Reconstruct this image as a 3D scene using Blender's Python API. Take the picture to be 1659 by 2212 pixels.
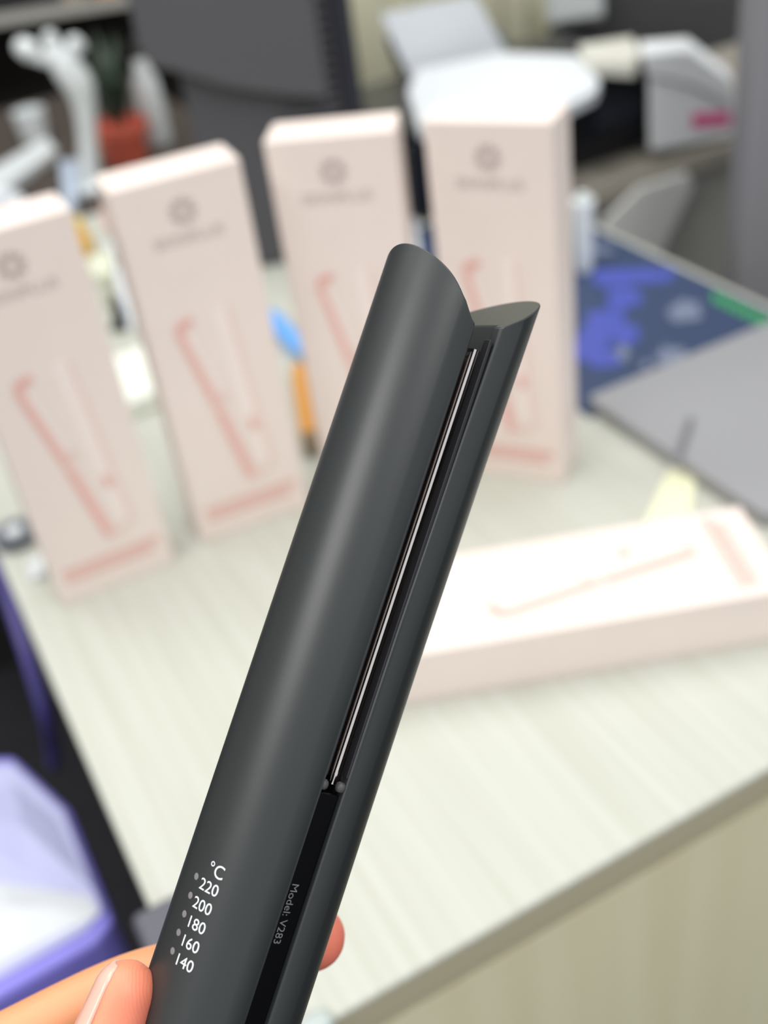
import bpy, bmesh, math, random
import numpy as np
from mathutils import Vector, Matrix
random.seed(4)
for o in list(bpy.data.objects): bpy.data.objects.remove(o)
SC = bpy.context.scene
COL = SC.collection
# ------------------------------------------------------------------ camera (solved from box edges, image taken as 1659 x 2212)
PW, PH, FPX = 1659.0, 2212.0, 2441.3
TZ = 0.74                     # desk top height
CH = 0.57                     # camera above desk top
VPX, VPY = 1334.7, 4427.6     # vanishing point of the verticals
n = Vector((VPX-PW/2, VPY-PH/2, FPX)).normalized()
UPc = -n
FWc = (Vector((0, 0, 1)) - UPc*UPc.z).normalized()
RTc = FWc.cross(UPc)
if RTc.x < 0: RTc = -RTc
CR = Vector((RTc.x, FWc.x, UPc.x)); CD = Vector((RTc.y, FWc.y, UPc.y)); CF = Vector((RTc.z, FWc.z, UPc.z))
CAM = Vector((0, 0, TZ+CH))
cam = bpy.data.objects.new('camera', bpy.data.cameras.new('camera'))
COL.objects.link(cam)
m = Matrix.Identity(4)
for i in range(3):
    m[i][0] = CR[i]; m[i][1] = -CD[i]; m[i][2] = -CF[i]; m[i][3] = CAM[i]
cam.matrix_world = m
cd = cam.data
cd.sensor_fit = 'VERTICAL'; cd.sensor_height = 36.0; cd.lens = 36.0*FPX/PH
cd.clip_start = 0.01
cd.dof.use_dof = True; cd.dof.focus_distance = 0.284; cd.dof.aperture_fstop = cd.lens/6.0
SC.camera = cam
# ------------------------------------------------------------------ world, lights, exposure
SC.view_settings.view_transform = 'Standard'; SC.view_settings.look = 'None'
SC.view_settings.gamma = 1; SC.view_settings.use_curve_mapping = False
SC.view_settings.exposure = -0.10
w = bpy.data.worlds.new('World'); SC.world = w; w.use_nodes = True
w.node_tree.nodes['Background'].inputs[0].default_value = (0.93, 0.97, 1.0, 1)
w.node_tree.nodes['Background'].inputs[1].default_value = 0.84
def area(name, loc, sx, sy, power, rz=0.0, col=(1, .985, .95)):
    l = bpy.data.lights.new(name, 'AREA'); l.shape = 'RECTANGLE'; l.size = sx; l.size_y = sy; l.energy = power; l.color = col
    o = bpy.data.objects.new(name, l); COL.objects.link(o); o.location = loc; o.rotation_euler = (0, 0, rz); return o
for lx_, ly_, pw_ in ((-1.35, -.45, 31), (-1.35, 1.55, 14), (-.3, .95, 15), (.75, -.45, 22), (.75, 1.55, 10)):  # unseen ceiling lamps; the middle one is added to brighten desk and curtain
    area('ceiling_and_fill_light', (lx_, ly_, 2.75), 0.6, 1.2, pw_, 0.4)

# ------------------------------------------------------------------ helpers
def ray(px, py): return CR*((px-PW/2)/FPX) + CD*((py-PH/2)/FPX) + CF
def at(px, py, z=TZ):
    r = ray(px, py); return CAM + r*((z-CAM.z)/r.z)
def dep(px, py, d): return CAM + ray(px, py)*d
def mat(name, col, rough=.5, metal=0, spec=.5, emit=None, es=1, coat=0, sss=0, trans=0, noise=None, bump=None, col2=None, nscale=(1, 1, 1)):
    M = bpy.data.materials.new(name); M.use_nodes = True; nt = M.node_tree; b = nt.nodes['Principled BSDF']
    b.inputs['Base Color'].default_value = (*col, 1); b.inputs['Roughness'].default_value = rough
    b.inputs['Metallic'].default_value = metal; b.inputs['Specular IOR Level'].default_value = spec
    b.inputs['Coat Weight'].default_value = coat
    if sss:
        b.inputs['Subsurface Weight'].default_value = sss; b.inputs['Subsurface Radius'].default_value = (1, .35, .2); b.inputs['Subsurface Scale'].default_value = .006
    if trans: b.inputs['Transmission Weight'].default_value = trans
    if emit: b.inputs['Emission Color'].default_value = (*emit, 1); b.inputs['Emission Strength'].default_value = es
    if noise or bump:
        tc = nt.nodes.new('ShaderNodeTexCoord'); mp = nt.nodes.new('ShaderNodeMapping'); mp.inputs['Scale'].default_value = nscale
        nz = nt.nodes.new('ShaderNodeTexNoise'); nz.inputs['Scale'].default_value = noise or bump[0]; nz.inputs['Detail'].default_value = 4
        nt.links.new(tc.outputs['Object'], mp.inputs[0]); nt.links.new(mp.outputs[0], nz.inputs['Vector'])
        if col2:
            rp = nt.nodes.new('ShaderNodeValToRGB'); rp.color_ramp.elements[0].position = .3; rp.color_ramp.elements[1].position = .7
            rp.color_ramp.elements[0].color = (*col, 1); rp.color_ramp.elements[1].color = (*col2, 1)
            nt.links.new(nz.outputs[0], rp.inputs[0]); nt.links.new(rp.outputs[0], b.inputs['Base Color'])
        if bump:
            bp = nt.nodes.new('ShaderNodeBump'); bp.inputs['Strength'].default_value = bump[1]; bp.inputs['Distance'].default_value = bump[2]
            nt.links.new(nz.outputs[0], bp.inputs['Height']); nt.links.new(bp.outputs[0], b.inputs['Normal'])
    return M
def link(o, parent=None, world=None):
    COL.objects.link(o)
    if parent:
        o.parent = parent
        if world: o.matrix_parent_inverse = parent.matrix_basis.inverted()
    return o
def mobj(name, verts, faces, material, parent=None, smooth=False, world=True, bevel=0, seg=3, auto=None):
    me = bpy.data.meshes.new(name); me.from_pydata([tuple(v) for v in verts], [], faces); me.update()
    bm = bmesh.new(); bm.from_mesh(me); bmesh.ops.recalc_face_normals(bm, faces=bm.faces); bm.to_mesh(me); bm.free()
    me.materials.append(material)
    if smooth: me.shade_smooth()
    o = bpy.data.objects.new(name, me); link(o, parent, world)
    if bevel:
        b = o.modifiers.new('bevel', 'BEVEL'); b.width = bevel; b.segments = seg; b.limit_method = 'ANGLE'; b.angle_limit = math.radians(35)
        if not smooth:
            me.shade_smooth(); wn = o.modifiers.new('wn', 'WEIGHTED_NORMAL')
    return o
def root(name, label, cat, loc=(0, 0, 0), rot=None, group=None):
    o = bpy.data.objects.new(name, None); o.empty_display_size = .02
    M = Matrix.Translation(loc)
    if rot is not None: M = M @ rot.to_4x4()
    o.matrix_basis = M; COL.objects.link(o); return tag(o, label, cat, group)
def tag(o, label, cat, group=None):
    o['label'] = label; o['category'] = cat
    if group: o['group'] = group
    return o
def struct(o): o['kind'] = 'structure'; return o
def boxv(x0, x1, y0, y1, z0, z1, M=None):
    v = [Vector((x, y, z)) for z in (z0, z1) for y in (y0, y1) for x in (x0, x1)]
    if M is not None: v = [M @ p for p in v]
    return v, [(0, 1, 3, 2), (4, 6, 7, 5), (0, 4, 5, 1), (2, 3, 7, 6), (0, 2, 6, 4), (1, 5, 7, 3)]
def box(name, b, material, parent=None, M=None, bevel=.002, world=True, seg=3):
    v, f = boxv(*b, M); return mobj(name, v, f, material, parent, bevel=bevel, world=world, seg=seg)
def prism(name, poly, z0, z1, material, parent=None, bevel=.001, world=True, M=None):
    k = len(poly); v = [Vector((p[0], p[1], z0)) for p in poly] + [Vector((p[0], p[1], z1)) for p in poly]
    if M is not None: v = [M @ p for p in v]
    f = [tuple(range(k))[::-1], tuple(range(k, 2*k))] + [(i, (i+1) % k, k+(i+1) % k, k+i) for i in range(k)]
    return mobj(name, v, f, material, parent, bevel=bevel, world=world)
def lathe(name, prof, material, parent=None, M=None, seg=40, smooth=True, world=True):
    v, f = [], []; k = len(prof)
    for i in range(seg):
        a = 2*math.pi*i/seg
        for r, z in prof: v.append(Vector((r*math.cos(a), r*math.sin(a), z)))
    for i in range(seg):
        j = (i+1) % seg
        for t in range(k-1): f.append((i*k+t, j*k+t, j*k+t+1, i*k+t+1))
    f.append(tuple(i*k for i in range(seg))); f.append(tuple(i*k+k-1 for i in range(seg)))
    if M is not None: v = [M @ p for p in v]
    o = mobj(name, v, f, material, parent, world=world)
    o.data.shade_smooth(); o.data.set_sharp_from_angle(angle=math.radians(40)); return o
def tube(name, pts, rads, material, parent=None, seg=16, smooth=True, flat=1.0, side=None):
    v, f = loft(pts, rads, seg, flat, side)
    return mobj(name, v, f, material, parent, smooth=smooth)
def loft(pts, rads, seg=16, flat=1.0, side=None):
    """chain of points with radii -> closed tube with round ends; flat squeezes along `side`"""
    P = [Vector(p) for p in pts]; R = list(rads)
    # round the ends
    d0 = (P[0]-P[1]).normalized(); d1 = (P[-1]-P[-2]).normalized()
    path = []
    for t in (.98, .8, .5, .2): path.append((P[0]+d0*R[0]*(t), R[0]*math.sqrt(1-t*t)))
    # catmull-rom between
    Q = [P[0]*2-P[1]]+P+[P[-1]*2-P[-2]]; RR = [R[0]]+R+[R[-1]]
    for i in range(1, len(Q)-2):
        for k in range(8):
            t = k/8
            def cr(a, b, c, d): return .5*((2*b)+(c-a)*t+(2*a-5*b+4*c-d)*t*t+(3*b-a-3*c+d)*t*t*t)
            path.append((cr(Q[i-1], Q[i], Q[i+1], Q[i+2]), cr(RR[i-1], RR[i], RR[i+1], RR[i+2])))
    path.append((P[-1], R[-1]))
    for t in (.2, .5, .8, .98): path.append((P[-1]+d1*R[-1]*t, R[-1]*math.sqrt(1-t*t)))
    v, f = [], []; up = None
    for i, (p, r) in enumerate(path):
        tg = (path[min(i+1, len(path)-1)][0]-path[max(i-1, 0)][0]).normalized()
        if up is None:
            up = Vector(side) if side is not None else Vector((0, 0, 1))
            if abs(up.dot(tg)) > .95: up = Vector((1, 0, 0))
        up = (up-tg*up.dot(tg)).normalized(); bi = tg.cross(up)
        for k in range(seg):
            a = 2*math.pi*k/seg; v.append(p+up*(math.cos(a)*r*flat)+bi*(math.sin(a)*r))
    for i in range(len(path)-1):
        for k in range(seg):
            j = (k+1) % seg; f.append((i*seg+k, i*seg+j, (i+1)*seg+j, (i+1)*seg+k))
    f.append(tuple(range(seg))[::-1]); L = (len(path)-1)*seg; f.append(tuple(L+k for k in range(seg)))
    return v, f
def text_geo(s, size, ax='CENTER'):
    cu = bpy.data.curves.new('t', 'FONT'); cu.body = s; cu.size = size; cu.align_x = ax; cu.align_y = 'CENTER'; cu.resolution_u = 4
    o = bpy.data.objects.new('t', cu); COL.objects.link(o)
    dg = bpy.context.evaluated_depsgraph_get(); me = o.evaluated_get(dg).to_mesh()
    v = [Vector(p.co) for p in me.vertices]; f = [tuple(p.vertices) for p in me.polygons]
    o.evaluated_get(dg).to_mesh_clear(); bpy.data.objects.remove(o); bpy.data.curves.remove(cu); return v, f

# ------------------------------------------------------------------ materials
M_edge = mat('desk_edge_band', (.50, .45, .31), .45)
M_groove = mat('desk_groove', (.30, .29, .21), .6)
M_front = mat('desk_front_panel', (.74, .68, .455), .5, noise=3, nscale=(14, 14, .6), col2=(.79, .735, .52))
M_pink = mat('blush_card', (.80, .69, .635), .42, noise=40, col2=(.815, .705, .65))
M_print = mat('pink_print', (.77, .42, .37), .5)
M_print2 = mat('pale_pink_print', (.80, .60, .545), .5)
M_hi = mat('cream_print', (.86, .76, .71), .5)
M_logo = mat('grey_print', (.47, .39, .365), .5)
M_black = mat('matte_black_plastic', (.021, .024, .025), .40, spec=.6, bump=(900, .05, .0002))
M_inner = mat('satin_black_plastic', (.012, .012, .016), .45, bump=(700, .1, .0002))
M_gloss = mat('gloss_black_plastic', (.0025, .0025, .003), .25, spec=.08)
M_plate = mat('dark_titanium_plate', (.78, .72, .69), .10, metal=1)
M_nub = mat('grey_silicone', (.06, .06, .06), .5)
M_white_ink = mat('white_ink', (.82, .86, .90), .5)
M_grey_ink = mat('grey_ink', (.16, .165, .175), .5)
M_led = mat('led_lens', (.20, .19, .19), .25)
M_white = mat('white_paper', (.72, .75, .79), .55)
M_bright = mat('bright_white_paper', (.90, .92, .94), .55)
M_whitep = mat('white_plastic', (.75, .79, .80), .3)
M_char = mat('charcoal_fabric', (.075, .073, .082), .7, bump=(300, .3, .001))
M_navy = mat('navy_trim', (.012, .013, .024), .5)
M_dark = mat('dark_laminate', (.022, .021, .022), .5)
M_darkbrown = mat('dark_brown', (.06, .045, .035), .6)
M_greylap = mat('grey_aluminium', (.30, .30, .315), .42, metal=.0)
M_cream = mat('cream_curtain', (.90, .87, .62), .7, noise=2, nscale=(16, 16, .2), col2=(.94, .92, .74))
M_ribdark = mat('dark_partition', (.11, .108, .11), .6)
M_greypart = mat('grey_partition', (.23, .225, .24), .6, bump=(200, .2, .001))
M_terra = mat('terracotta', (.62, .12, .07), .6)
M_leaf = mat('dark_leaf', (.03, .05, .03), .5)
M_lav = mat('lavender_satin', (.27, .24, .80), .32)
M_lavw = mat('pale_lavender_paper', (.50, .51, .76), .3)
M_yellow = mat('pale_yellow_paper', (.80, .80, .56), .6)
M_yel2 = mat('mustard', (.75, .42, .05), .5)
M_blue = mat('sky_blue_plastic', (.16, .42, .90), .35)
M_orange = mat('orange_plastic', (.72, .33, .07), .4)
M_coral = mat('coral_paper', (.85, .33, .24), .6)
M_hotpink = mat('hot_pink_label', (.85, .12, .33), .6)
M_greygreen = mat('grey_green_card', (.35, .35, .27), .6)
M_clear = mat('clear_film', (.72, .74, .75), .2)
M_blackmet = mat('black_metal', (.008, .008, .011), .4)
M_bluegrey = mat('pale_blue_paper', (.50, .58, .70), .5)
M_lgrey = mat('light_grey_laminate', (.47, .46, .42), .5)
M_taupe = mat('taupe_edge', (.36, .33, .28), .5)

def desk_top_mat():
    M = bpy.data.materials.new('pale_washed_wood'); M.use_nodes = True; nt = M.node_tree; b = nt.nodes['Principled BSDF']
    tc = nt.nodes.new('ShaderNodeTexCoord'); mp = nt.nodes.new('ShaderNodeMapping'); mp.inputs['Scale'].default_value = (150, 3.0, 1)
    nz = nt.nodes.new('ShaderNodeTexNoise'); nz.inputs['Scale'].default_value = 1; nz.inputs['Detail'].default_value = 5; nz.inputs['Distortion'].default_value = .3
    rp = nt.nodes.new('ShaderNodeValToRGB'); e = rp.color_ramp.elements
    e[0].position = .30; e[0].color = (.475, .48, .41, 1); e[1].position = .66; e[1].color = (.535, .545, .49, 1)
    nt.links.new(tc.outputs['Object'], mp.inputs[0]); nt.links.new(mp.outputs[0], nz.inputs['Vector']); nt.links.new(nz.outputs[0], rp.inputs[0])
    nt.links.new(rp.outputs[0], b.inputs['Base Color']); b.inputs['Roughness'].default_value = .55; b.inputs['Specular IOR Level'].default_value = .2
    return M
M_desk = desk_top_mat()

# ------------------------------------------------------------------ room
floor = struct(box('floor', (-2.7, 4, -2, 5, -.02, 0), mat('dark_carpet', (.012, .012, .016), .9, noise=30, col2=(.018, .018, .022)), bevel=0))
wall = struct(box('wall_back', (-2.7, 4, 4.6, 4.7, 0, 3.0), mat('grey_wall', (.32, .31, .29), .8), bevel=0))

wall_l = struct(box('blocker_wall_left', (-2.7, -2.6, -2, 4.59, 0, 3.0), mat('left_wall', (.30, .295, .28), .8), bevel=0))  # unseen wall, added to block world light and darken the iron's reflections

# ------------------------------------------------------------------ desk (0.8 m wide, local x along the short front edge, local y away along its length)
A, B = at(700, 2212), at(1659, 1660)      # front edge
C, D = at(339, 1978), at(46, 1337)        # left edge
e1 = (B-A); e1.z = 0; e1.normalize(); e2 = Vector((-e1.y, e1.x, 0))
# corner: project left edge point onto the front line
t = (C-A).dot(e1); u0 = .5*((C-A).dot(e1)+(D-A).dot(e1))
ORG = A+e1*u0; ORG.z = 0
DW = (at(1480, 573)-A).dot(e1)-u0
DL = 1.30
DM = Matrix(((e1.x, e2.x, 0, ORG.x), (e1.y, e2.y, 0, ORG.y), (0, 0, 1, 0), (0, 0, 0, 1)))
def dl(p): return DM.inverted() @ Vector(p)       # world -> desk coordinates
desk = root('desk', 'pale washed wood desk with khaki edge band under the pink boxes', 'desk', ORG, DM.to_3x3())
box('desk_top', (0, DW, 0, DL, TZ-.006, TZ), M_desk, desk, bevel=.0025, world=False)
box('edge_band', (.0015, DW-.0015, .0012, DL, TZ-.032, TZ-.0062), M_edge, desk, bevel=.002, world=False)
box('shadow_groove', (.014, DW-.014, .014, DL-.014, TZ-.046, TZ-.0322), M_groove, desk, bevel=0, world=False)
box('front_panel', (.006, DW-.006, .006, .024, .06, TZ-.046), M_front, desk, bevel=.001, world=False)
box('far_panel', (.006, DW-.006, DL-.04, DL-.02, .06, TZ-.046), M_front, desk, bevel=.001, world=False)
for lx, ly in ((.006, .03), (DW-.056, .03), (.006, DL-.1), (DW-.056, DL-.1)):
    box('leg', (lx, lx+.05, ly, ly+.05, 0, TZ-.046), M_taupe, desk, bevel=.002, world=False)

# ------------------------------------------------------------------ five blush cartons
BW, BH, BD = .1718*CH, .5438*CH, .0827*CH
def face(name, pts2, material, parent, y=-.0004):
    """polygon print on the carton's front; (u across 0..1, v from the top 0..1)"""
    v = [Vector((u*BW, y, BH*(1-vv))) for u, vv in pts2]
    v2 = [p+Vector((0, .0003, 0)) for p in v]; k = len(v)
    f = [tuple(range(k)), tuple(range(2*k-1, k-1, -1))]+[(i, (i+1) % k, k+(i+1) % k, k+i) for i in range(k)]
    return mobj(name, v+v2, f, material, parent, world=False)
def strip2(p, q, wd, wd2=None):
    wd2 = wd2 or wd
    p = Vector((p[0]*BW, p[1]*BH)); q = Vector((q[0]*BW, q[1]*BH)); d = (q-p).normalized(); nn = Vector((-d.y, d.x))
    out = []
    for c, r, s in ((p, wd*BW/2, -1), (q, wd2*BW/2, 1)):
        for k in range(7):
            a = math.pi*(k/6-.5); o = c+d*(s*math.cos(a)*r*.6)+nn*(math.sin(a)*r*(1 if s > 0 else -1)); out.append((o.x/BW, o.y/BH))
    return out
def carton(label, loc, rot):
    r = root('carton', label, 'box', loc, rot, 'pink flat iron boxes')
    lid = box('lid', (0, BW, 0, BD*.9, 0, BH), M_pink, r, bevel=.0012, world=False)
    box('base_tray', (.0012, BW-.0012, BD*.9+.0003, BD, .0012, BH-.0012), M_pink, r, bevel=.0006, world=False)
    # emblem: ring of petals, and the word mark
    vs, fs = [], []
    cu, cz, R1 = .5*BW, BH*(1-.085), .0105
    for k in range(9):
        a = 2*math.pi*k/9; b = []
        for j in range(10):
            t = 2*math.pi*j/10; lx = .0034*math.cos(t); ly = .0021*math.sin(t)
            for kk in ():
                pass
            rr = R1*.68+lx
            b.append(Vector((cu+rr*math.cos(a)-ly*math.sin(a), -.0005, cz+rr*math.sin(a)+ly*math.cos(a))))
        s = len(vs); vs += b; vs.append(sum(b, Vector())/10)
        fs += [(s+j, s+(j+1) % 10, s+10) for j in range(10)]
    mobj('emblem', vs, fs, M_logo, lid, world=False)
    tv, tf = text_geo('SKINPLUS', .0125)
    wmax = max(p.x for p in tv)-min(p.x for p in tv); k = .54*BW/wmax
    mobj('word_mark', [Vector((cu+p.x*k, -.0005, BH*(1-.150)+p.y*.9)) for p in tv], tf, M_logo, lid, world=False)
    # printed picture of a flat iron
    face('iron_print', strip2((.60, .345), (.70, .80), .10, .12), M_hi, lid, -.0004)
    face('iron_print', strip2((.665, .345), (.755, .82), .035, .04), M_print2, lid, -.0006)
    face('iron_print', strip2((.27, .375), (.57, .84), .085, .10), M_print2, lid, -.0008)
    face('iron_print', strip2((.245, .375), (.40, .60), .05), M_print, lid, -.0010)
    face('iron_print', strip2((.41, .62), (.545, .835), .055, .06), M_print, lid, -.0010)
    face('iron_print', strip2((.25, .365), (.36, .352), .06), M_print, lid, -.0012)
    face('iron_print', strip2((.42, .585), (.50, .575), .05), M_print2, lid, -.0012)
    face('iron_print', strip2((.32, .39), (.455, .565), .045), M_hi, lid, -.0012)
    face('iron_print', strip2((.66, .67), (.67, .70), .05), M_print, lid, -.0012)
    face('iron_print', strip2((.57, .845), (.70, .83), .05), M_print2, lid, -.0006)
    # two lines of pink lettering blocks along the bottom
    for row, (v0, v1, u0_, u1_) in enumerate(((.895, .914, .10, .93), (.922, .938, .10, .86))):
        u = u0_; i = 0
        while u < u1_:
            wd = .018+.012*((i*7+row*3) % 4)/3
            face('lettering', [(u, v0), (min(u+wd, u1_), v0), (min(u+wd, u1_), v1), (u, v1)], M_print, lid, -.0005); u += wd+.012; i += 1
    return r
FITS = [(-0.474, 1.266, 0.39), (-0.275, 1.366, 0.329), (-0.083, 1.47, -0.186), (0.124, 1.46, -0.508)]
LBL = ['upright pink carton at the left end of the row, cut by the picture edge',
       'upright pink carton standing second from left, above the white packet',
       'upright pink carton in the middle of the row, partly behind the flat iron tip',
       'upright pink carton at the right end of the row, beside the navy mat']
for (x, y, a), l in zip(FITS, LBL):
    carton(l, (x*CH, y*CH, TZ), Matrix.Rotation(a, 3, 'Z'))
# the one lying on its back: local Z -> -U, local X -> V, local -Y -> up
x, y, a = (-0.078, 0.969, 0.031)
U = Vector((math.cos(a), math.sin(a), 0)); V = Vector((-math.sin(a), math.cos(a), 0)); Z = Vector((0, 0, 1))
rot = Matrix((V, -Z, -U)).transposed()
O = Vector((x*CH, y*CH, TZ))+U*BH+Z*BD
carton('pink carton lying flat on the desk in front of the upright row', O, rot)

# ------------------------------------------------------------------ flat iron in the hand
P1, P2 = dep(984, 650, .300), dep(524, 2040, .289)
AX = (P1-P2).normalized()
IO = P1+(P2-P1)*((717-650)/1390.0)
vw = (CAM-(P1+P2)/2); vw = (vw-AX*vw.dot(AX)).normalized()     # towards the viewer
pr = vw.cross(AX).normalized()
if pr.dot(CR) < 0: pr = -pr
TH = math.radians(35)
IX = pr*math.cos(TH)-vw*math.sin(TH); IY = -(pr*math.sin(TH)+vw*math.cos(TH))     # local -y faces the viewer
IM = Matrix(((IX.x, IY.x, AX.x, IO.x), (IX.y, IY.y, AX.y, IO.y), (IX.z, IY.z, AX.z, IO.z), (0, 0, 0, 1)))
if IM.to_3x3().determinant() < 0: print('WARNING mirrored iron frame')
RA, GP, KV, LEN = .0180, .0066, .72, .235
iron = root('hair_straightener', 'matte black flat iron with white temperature scale held in a hand', 'flat iron', IO, IM.to_3x3())
def arm_profile():
    pts = []
    ph = math.radians(72)
    pts.append((0.0, -.905*RA)); pts.append((.0004, -.918*RA)); pts.append((.0011, -.925*RA))
    for k in range(41):
        a = -ph+2*ph*k/40; pts.append((RA*math.cos(a), RA*math.sin(a)))
    pts.append((.0011, .925*RA)); pts.append((.0004, .918*RA)); pts.append((0.0, .905*RA))
    # recess for the plate
    pts += [(0.0, .74*RA), (.0012, .72*RA), (.0012, -.72*RA), (0.0, -.74*RA)]
    return pts
for sgn, nm in ((1, 'right'), (-1, 'left')):
    pf = arm_profile(); k = len(pf); vs, fs = [], []
    kv = KV if sgn < 0 else KV+.14
    def ring(fn):
        out_ = []
        for x, y in pf:
            z = fn(GP/2+x)
            if z > -.015: z -= (.0028 if sgn < 0 else .0)*max(0, (abs(y)/RA-.70)/.23)**2*max(0, 1-x/(.8*RA))
            out_.append(Vector((sgn*(GP/2+x)+(.0013*max(0, 1+z/.12)**2 if sgn > 0 else 0), y, z)))
        return out_
    levels = [lambda x: kv*x, lambda x: kv*x*.9-.0022]+[(lambda x, s=s: s) for s in (-.03, -.08, -.13, -.18, -LEN)]
    for L in levels: vs += ring(L)
    for i in range(len(levels)-1):
        for j in range(k):
            jj = (j+1) % k; fs.append((i*k+j, i*k+jj, (i+1)*k+jj, (i+1)*k+j))
    fs.append(tuple(range(k))); Lk = (len(levels)-1)*k; fs.append(tuple(Lk+j for j in range(k)))
    o = mobj('arm', vs, fs, M_black, iron, world=False, smooth=True)
    o.data.set_sharp_from_angle(angle=math.radians(32))
    bv = o.modifiers.new('bevel', 'BEVEL'); bv.width = .0009; bv.segments = 4; bv.limit_method = 'ANGLE'; bv.angle_limit = math.radians(38)
    # cushioned inner lip and heating plate
    lip = []
    for y0, y1 in ((.745*RA, .89*RA), (-.89*RA, -.745*RA)):
        xs = sorted((sgn*(GP/2-.0004), sgn*(GP/2+.0006)))
        box('plate_surround', (xs[0], xs[1], y0, y1, -.1175, -.0012), M_inner, o, bevel=.0002, world=False)
    pp = []
    hw, th = .655*RA, .0022
    for y, x in ((-hw, .0012), (-hw, -.0002), (-hw+.0003, -.0008), (-hw+.0008, -.0012), (-hw+.0014, -.0014), (hw-.0014, -.0014), (hw-.0008, -.0012), (hw-.0003, -.0008), (hw, -.0002), (hw, .0012)):
        pp.append((sgn*(GP/2+x), y))
    pv = [Vector((x, y, -.0040)) for x, y in pp]+[Vector((x, y, -.1205)) for x, y in pp]; q = len(pp)
    pfc = [tuple(range(q)), tuple(range(q, 2*q))]+[(i, (i+1) % q, q+(i+1) % q, q+i) for i in range(q)]
    po = mobj('heating_plate', pv, pfc, M_plate, o, world=False, smooth=True); po.data.set_sharp_from_angle(angle=math.radians(50)); po['label'] = 'glossy metal heating plate'
    tube_M = Matrix.Translation(Vector((sgn*(GP/2-.0006), -.835*RA, -.1200)))
    lathe('stop_pad', [(.0001, -.0013), (.0009, -.0012), (.0013, -.0007), (.0014, 0), (.0012, .0008), (.0007, .0012), (.0001, .0013)], M_nub, o, tube_M, 20, world=False)
left_arm = o
spacer = box('spacer', (-GP/2+.0002, GP/2-.0002, -.84*RA, .84*RA, -LEN, -.1222), M_gloss, iron, bevel=.0003, world=False)
# end cap with swivel and the first bit of the cord, below the frame
lathe('end_cap', [(.0005, -LEN-.022), (.011, -LEN-.021), (.0165, -LEN-.015), (.019, -LEN-.006), (.0195, -LEN), (.0005, -LEN)], M_black, iron, world=False)
lathe('cord_sleeve', [(.0005, -LEN-.06), (.0035, -LEN-.06), (.0055, -LEN-.0225), (.0005, -LEN-.0215)], M_inner, iron, world=False)
# picture point -> angle and height on the left barrel
IMi = IM.inverted()
def barrel(px, py):
    o = IMi @ CAM; d = (IMi.to_3x3() @ ray(px, py)); cx = -GP/2
    a = d.x**2+d.y**2; b = 2*((o.x-cx)*d.x+o.y*d.y); c = (o.x-cx)**2+o.y**2-RA*RA
    t = (-b-math.sqrt(max(b*b-4*a*c, 0)))/(2*a); p = o+d*t
    return math.atan2(p.y, p.x-cx), p.z
def on_barrel(al, s, lx, ly, h=.00006):
    """lx runs clockwise seen from the tip (to the right in view), ly to the tip"""
    a = al+lx/RA; return Vector((-GP/2+(RA+h)*math.cos(a), (RA+h)*math.sin(a), s+ly))
def ink(s, px, py, size, squeeze=1.0):
    al, z = barrel(px, py); tv, tf = text_geo(s, size)
    return mobj('temperature_mark', [on_barrel(al, z, p.x*squeeze, p.y) for p in tv], tf, M_white_ink, left_arm, world=False)
for s, x, y in (('220', 449, 1916), ('200', 434.5, 1956), ('180', 421, 1997), ('160', 407.5, 2038), ('140', 395, 2079)):
    ink(s, x+1.5, y+2, .0040, 1.0)
ink('°C', 467, 1883, .0046, .95)
for x, y in ((424.5, 1893), (411.5, 1934), (398.5, 1974), (386, 2014), (373, 2054)):
    al, z = barrel(x, y); vs = [on_barrel(al, z, 0, 0, .0001)]
    for k in range(14):
        t = 2*math.pi*k/14; vs.append(on_barrel(al, z, .00085*math.cos(t), .00085*math.sin(t), .00005))
    mobj('indicator_light', vs, [(0, 1+k, 1+(k+1) % 14) for k in range(14)], M_led, left_arm, world=False, smooth=True)
# model mark along the spacer, reading towards the handle
o_ = IMi @ CAM; d_ = IMi.to_3x3() @ ray(617, 1974); tt = (-.84*RA-o_.y)/d_.y; mp_ = o_+d_*tt
tv, tf = text_geo('Model: V283', .0030)
mobj('model_mark', [Vector((mp_.x+p.y*1.0, -.84*RA-.00008, mp_.z-p.x)) for p in tv], tf, M_grey_ink, spacer, world=False)

# ------------------------------------------------------------------ the left hand holding it
def skin_mat():
    M = bpy.data.materials.new('skin'); M.use_nodes = True; nt = M.node_tree; b = nt.nodes['Principled BSDF']
    at_ = nt.nodes.new('ShaderNodeAttribute'); at_.attribute_name = 'flush'
    mx = nt.nodes.new('ShaderNodeMixRGB'); mx.inputs[1].default_value = (.77, .335, .165, 1); mx.inputs[2].default_value = (.80, .165, .13, 1)
    nt.links.new(at_.outputs['Fac'], mx.inputs[0]); nt.links.new(mx.outputs[0], b.inputs['Base Color'])
    b.inputs['Roughness'].default_value = .48; b.inputs['Subsurface Weight'].default_value = .25
    b.inputs['Subsurface Radius'].default_value = (1, .35, .2); b.inputs['Subsurface Scale'].default_value = .004
    tc = nt.nodes.new('ShaderNodeTexCoord'); wv = nt.nodes.new('ShaderNodeTexWave'); wv.inputs['Scale'].default_value = 420; wv.inputs['Distortion'].default_value = 6; wv.inputs['Detail Scale'].default_value = .4
    bp = nt.nodes.new('ShaderNodeBump'); bp.inputs['Strength'].default_value = .10; bp.inputs['Distance'].default_value = .0003
    nt.links.new(tc.outputs['Object'], wv.inputs['Vector']); nt.links.new(wv.outputs[0], bp.inputs['Height']); nt.links.new(bp.outputs[0], b.inputs['Normal'])
    return M
M_skin = skin_mat(); M_nail = mat('nail', (.78, .45, .36), .28, coat=.3)
HR = {}
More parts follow.
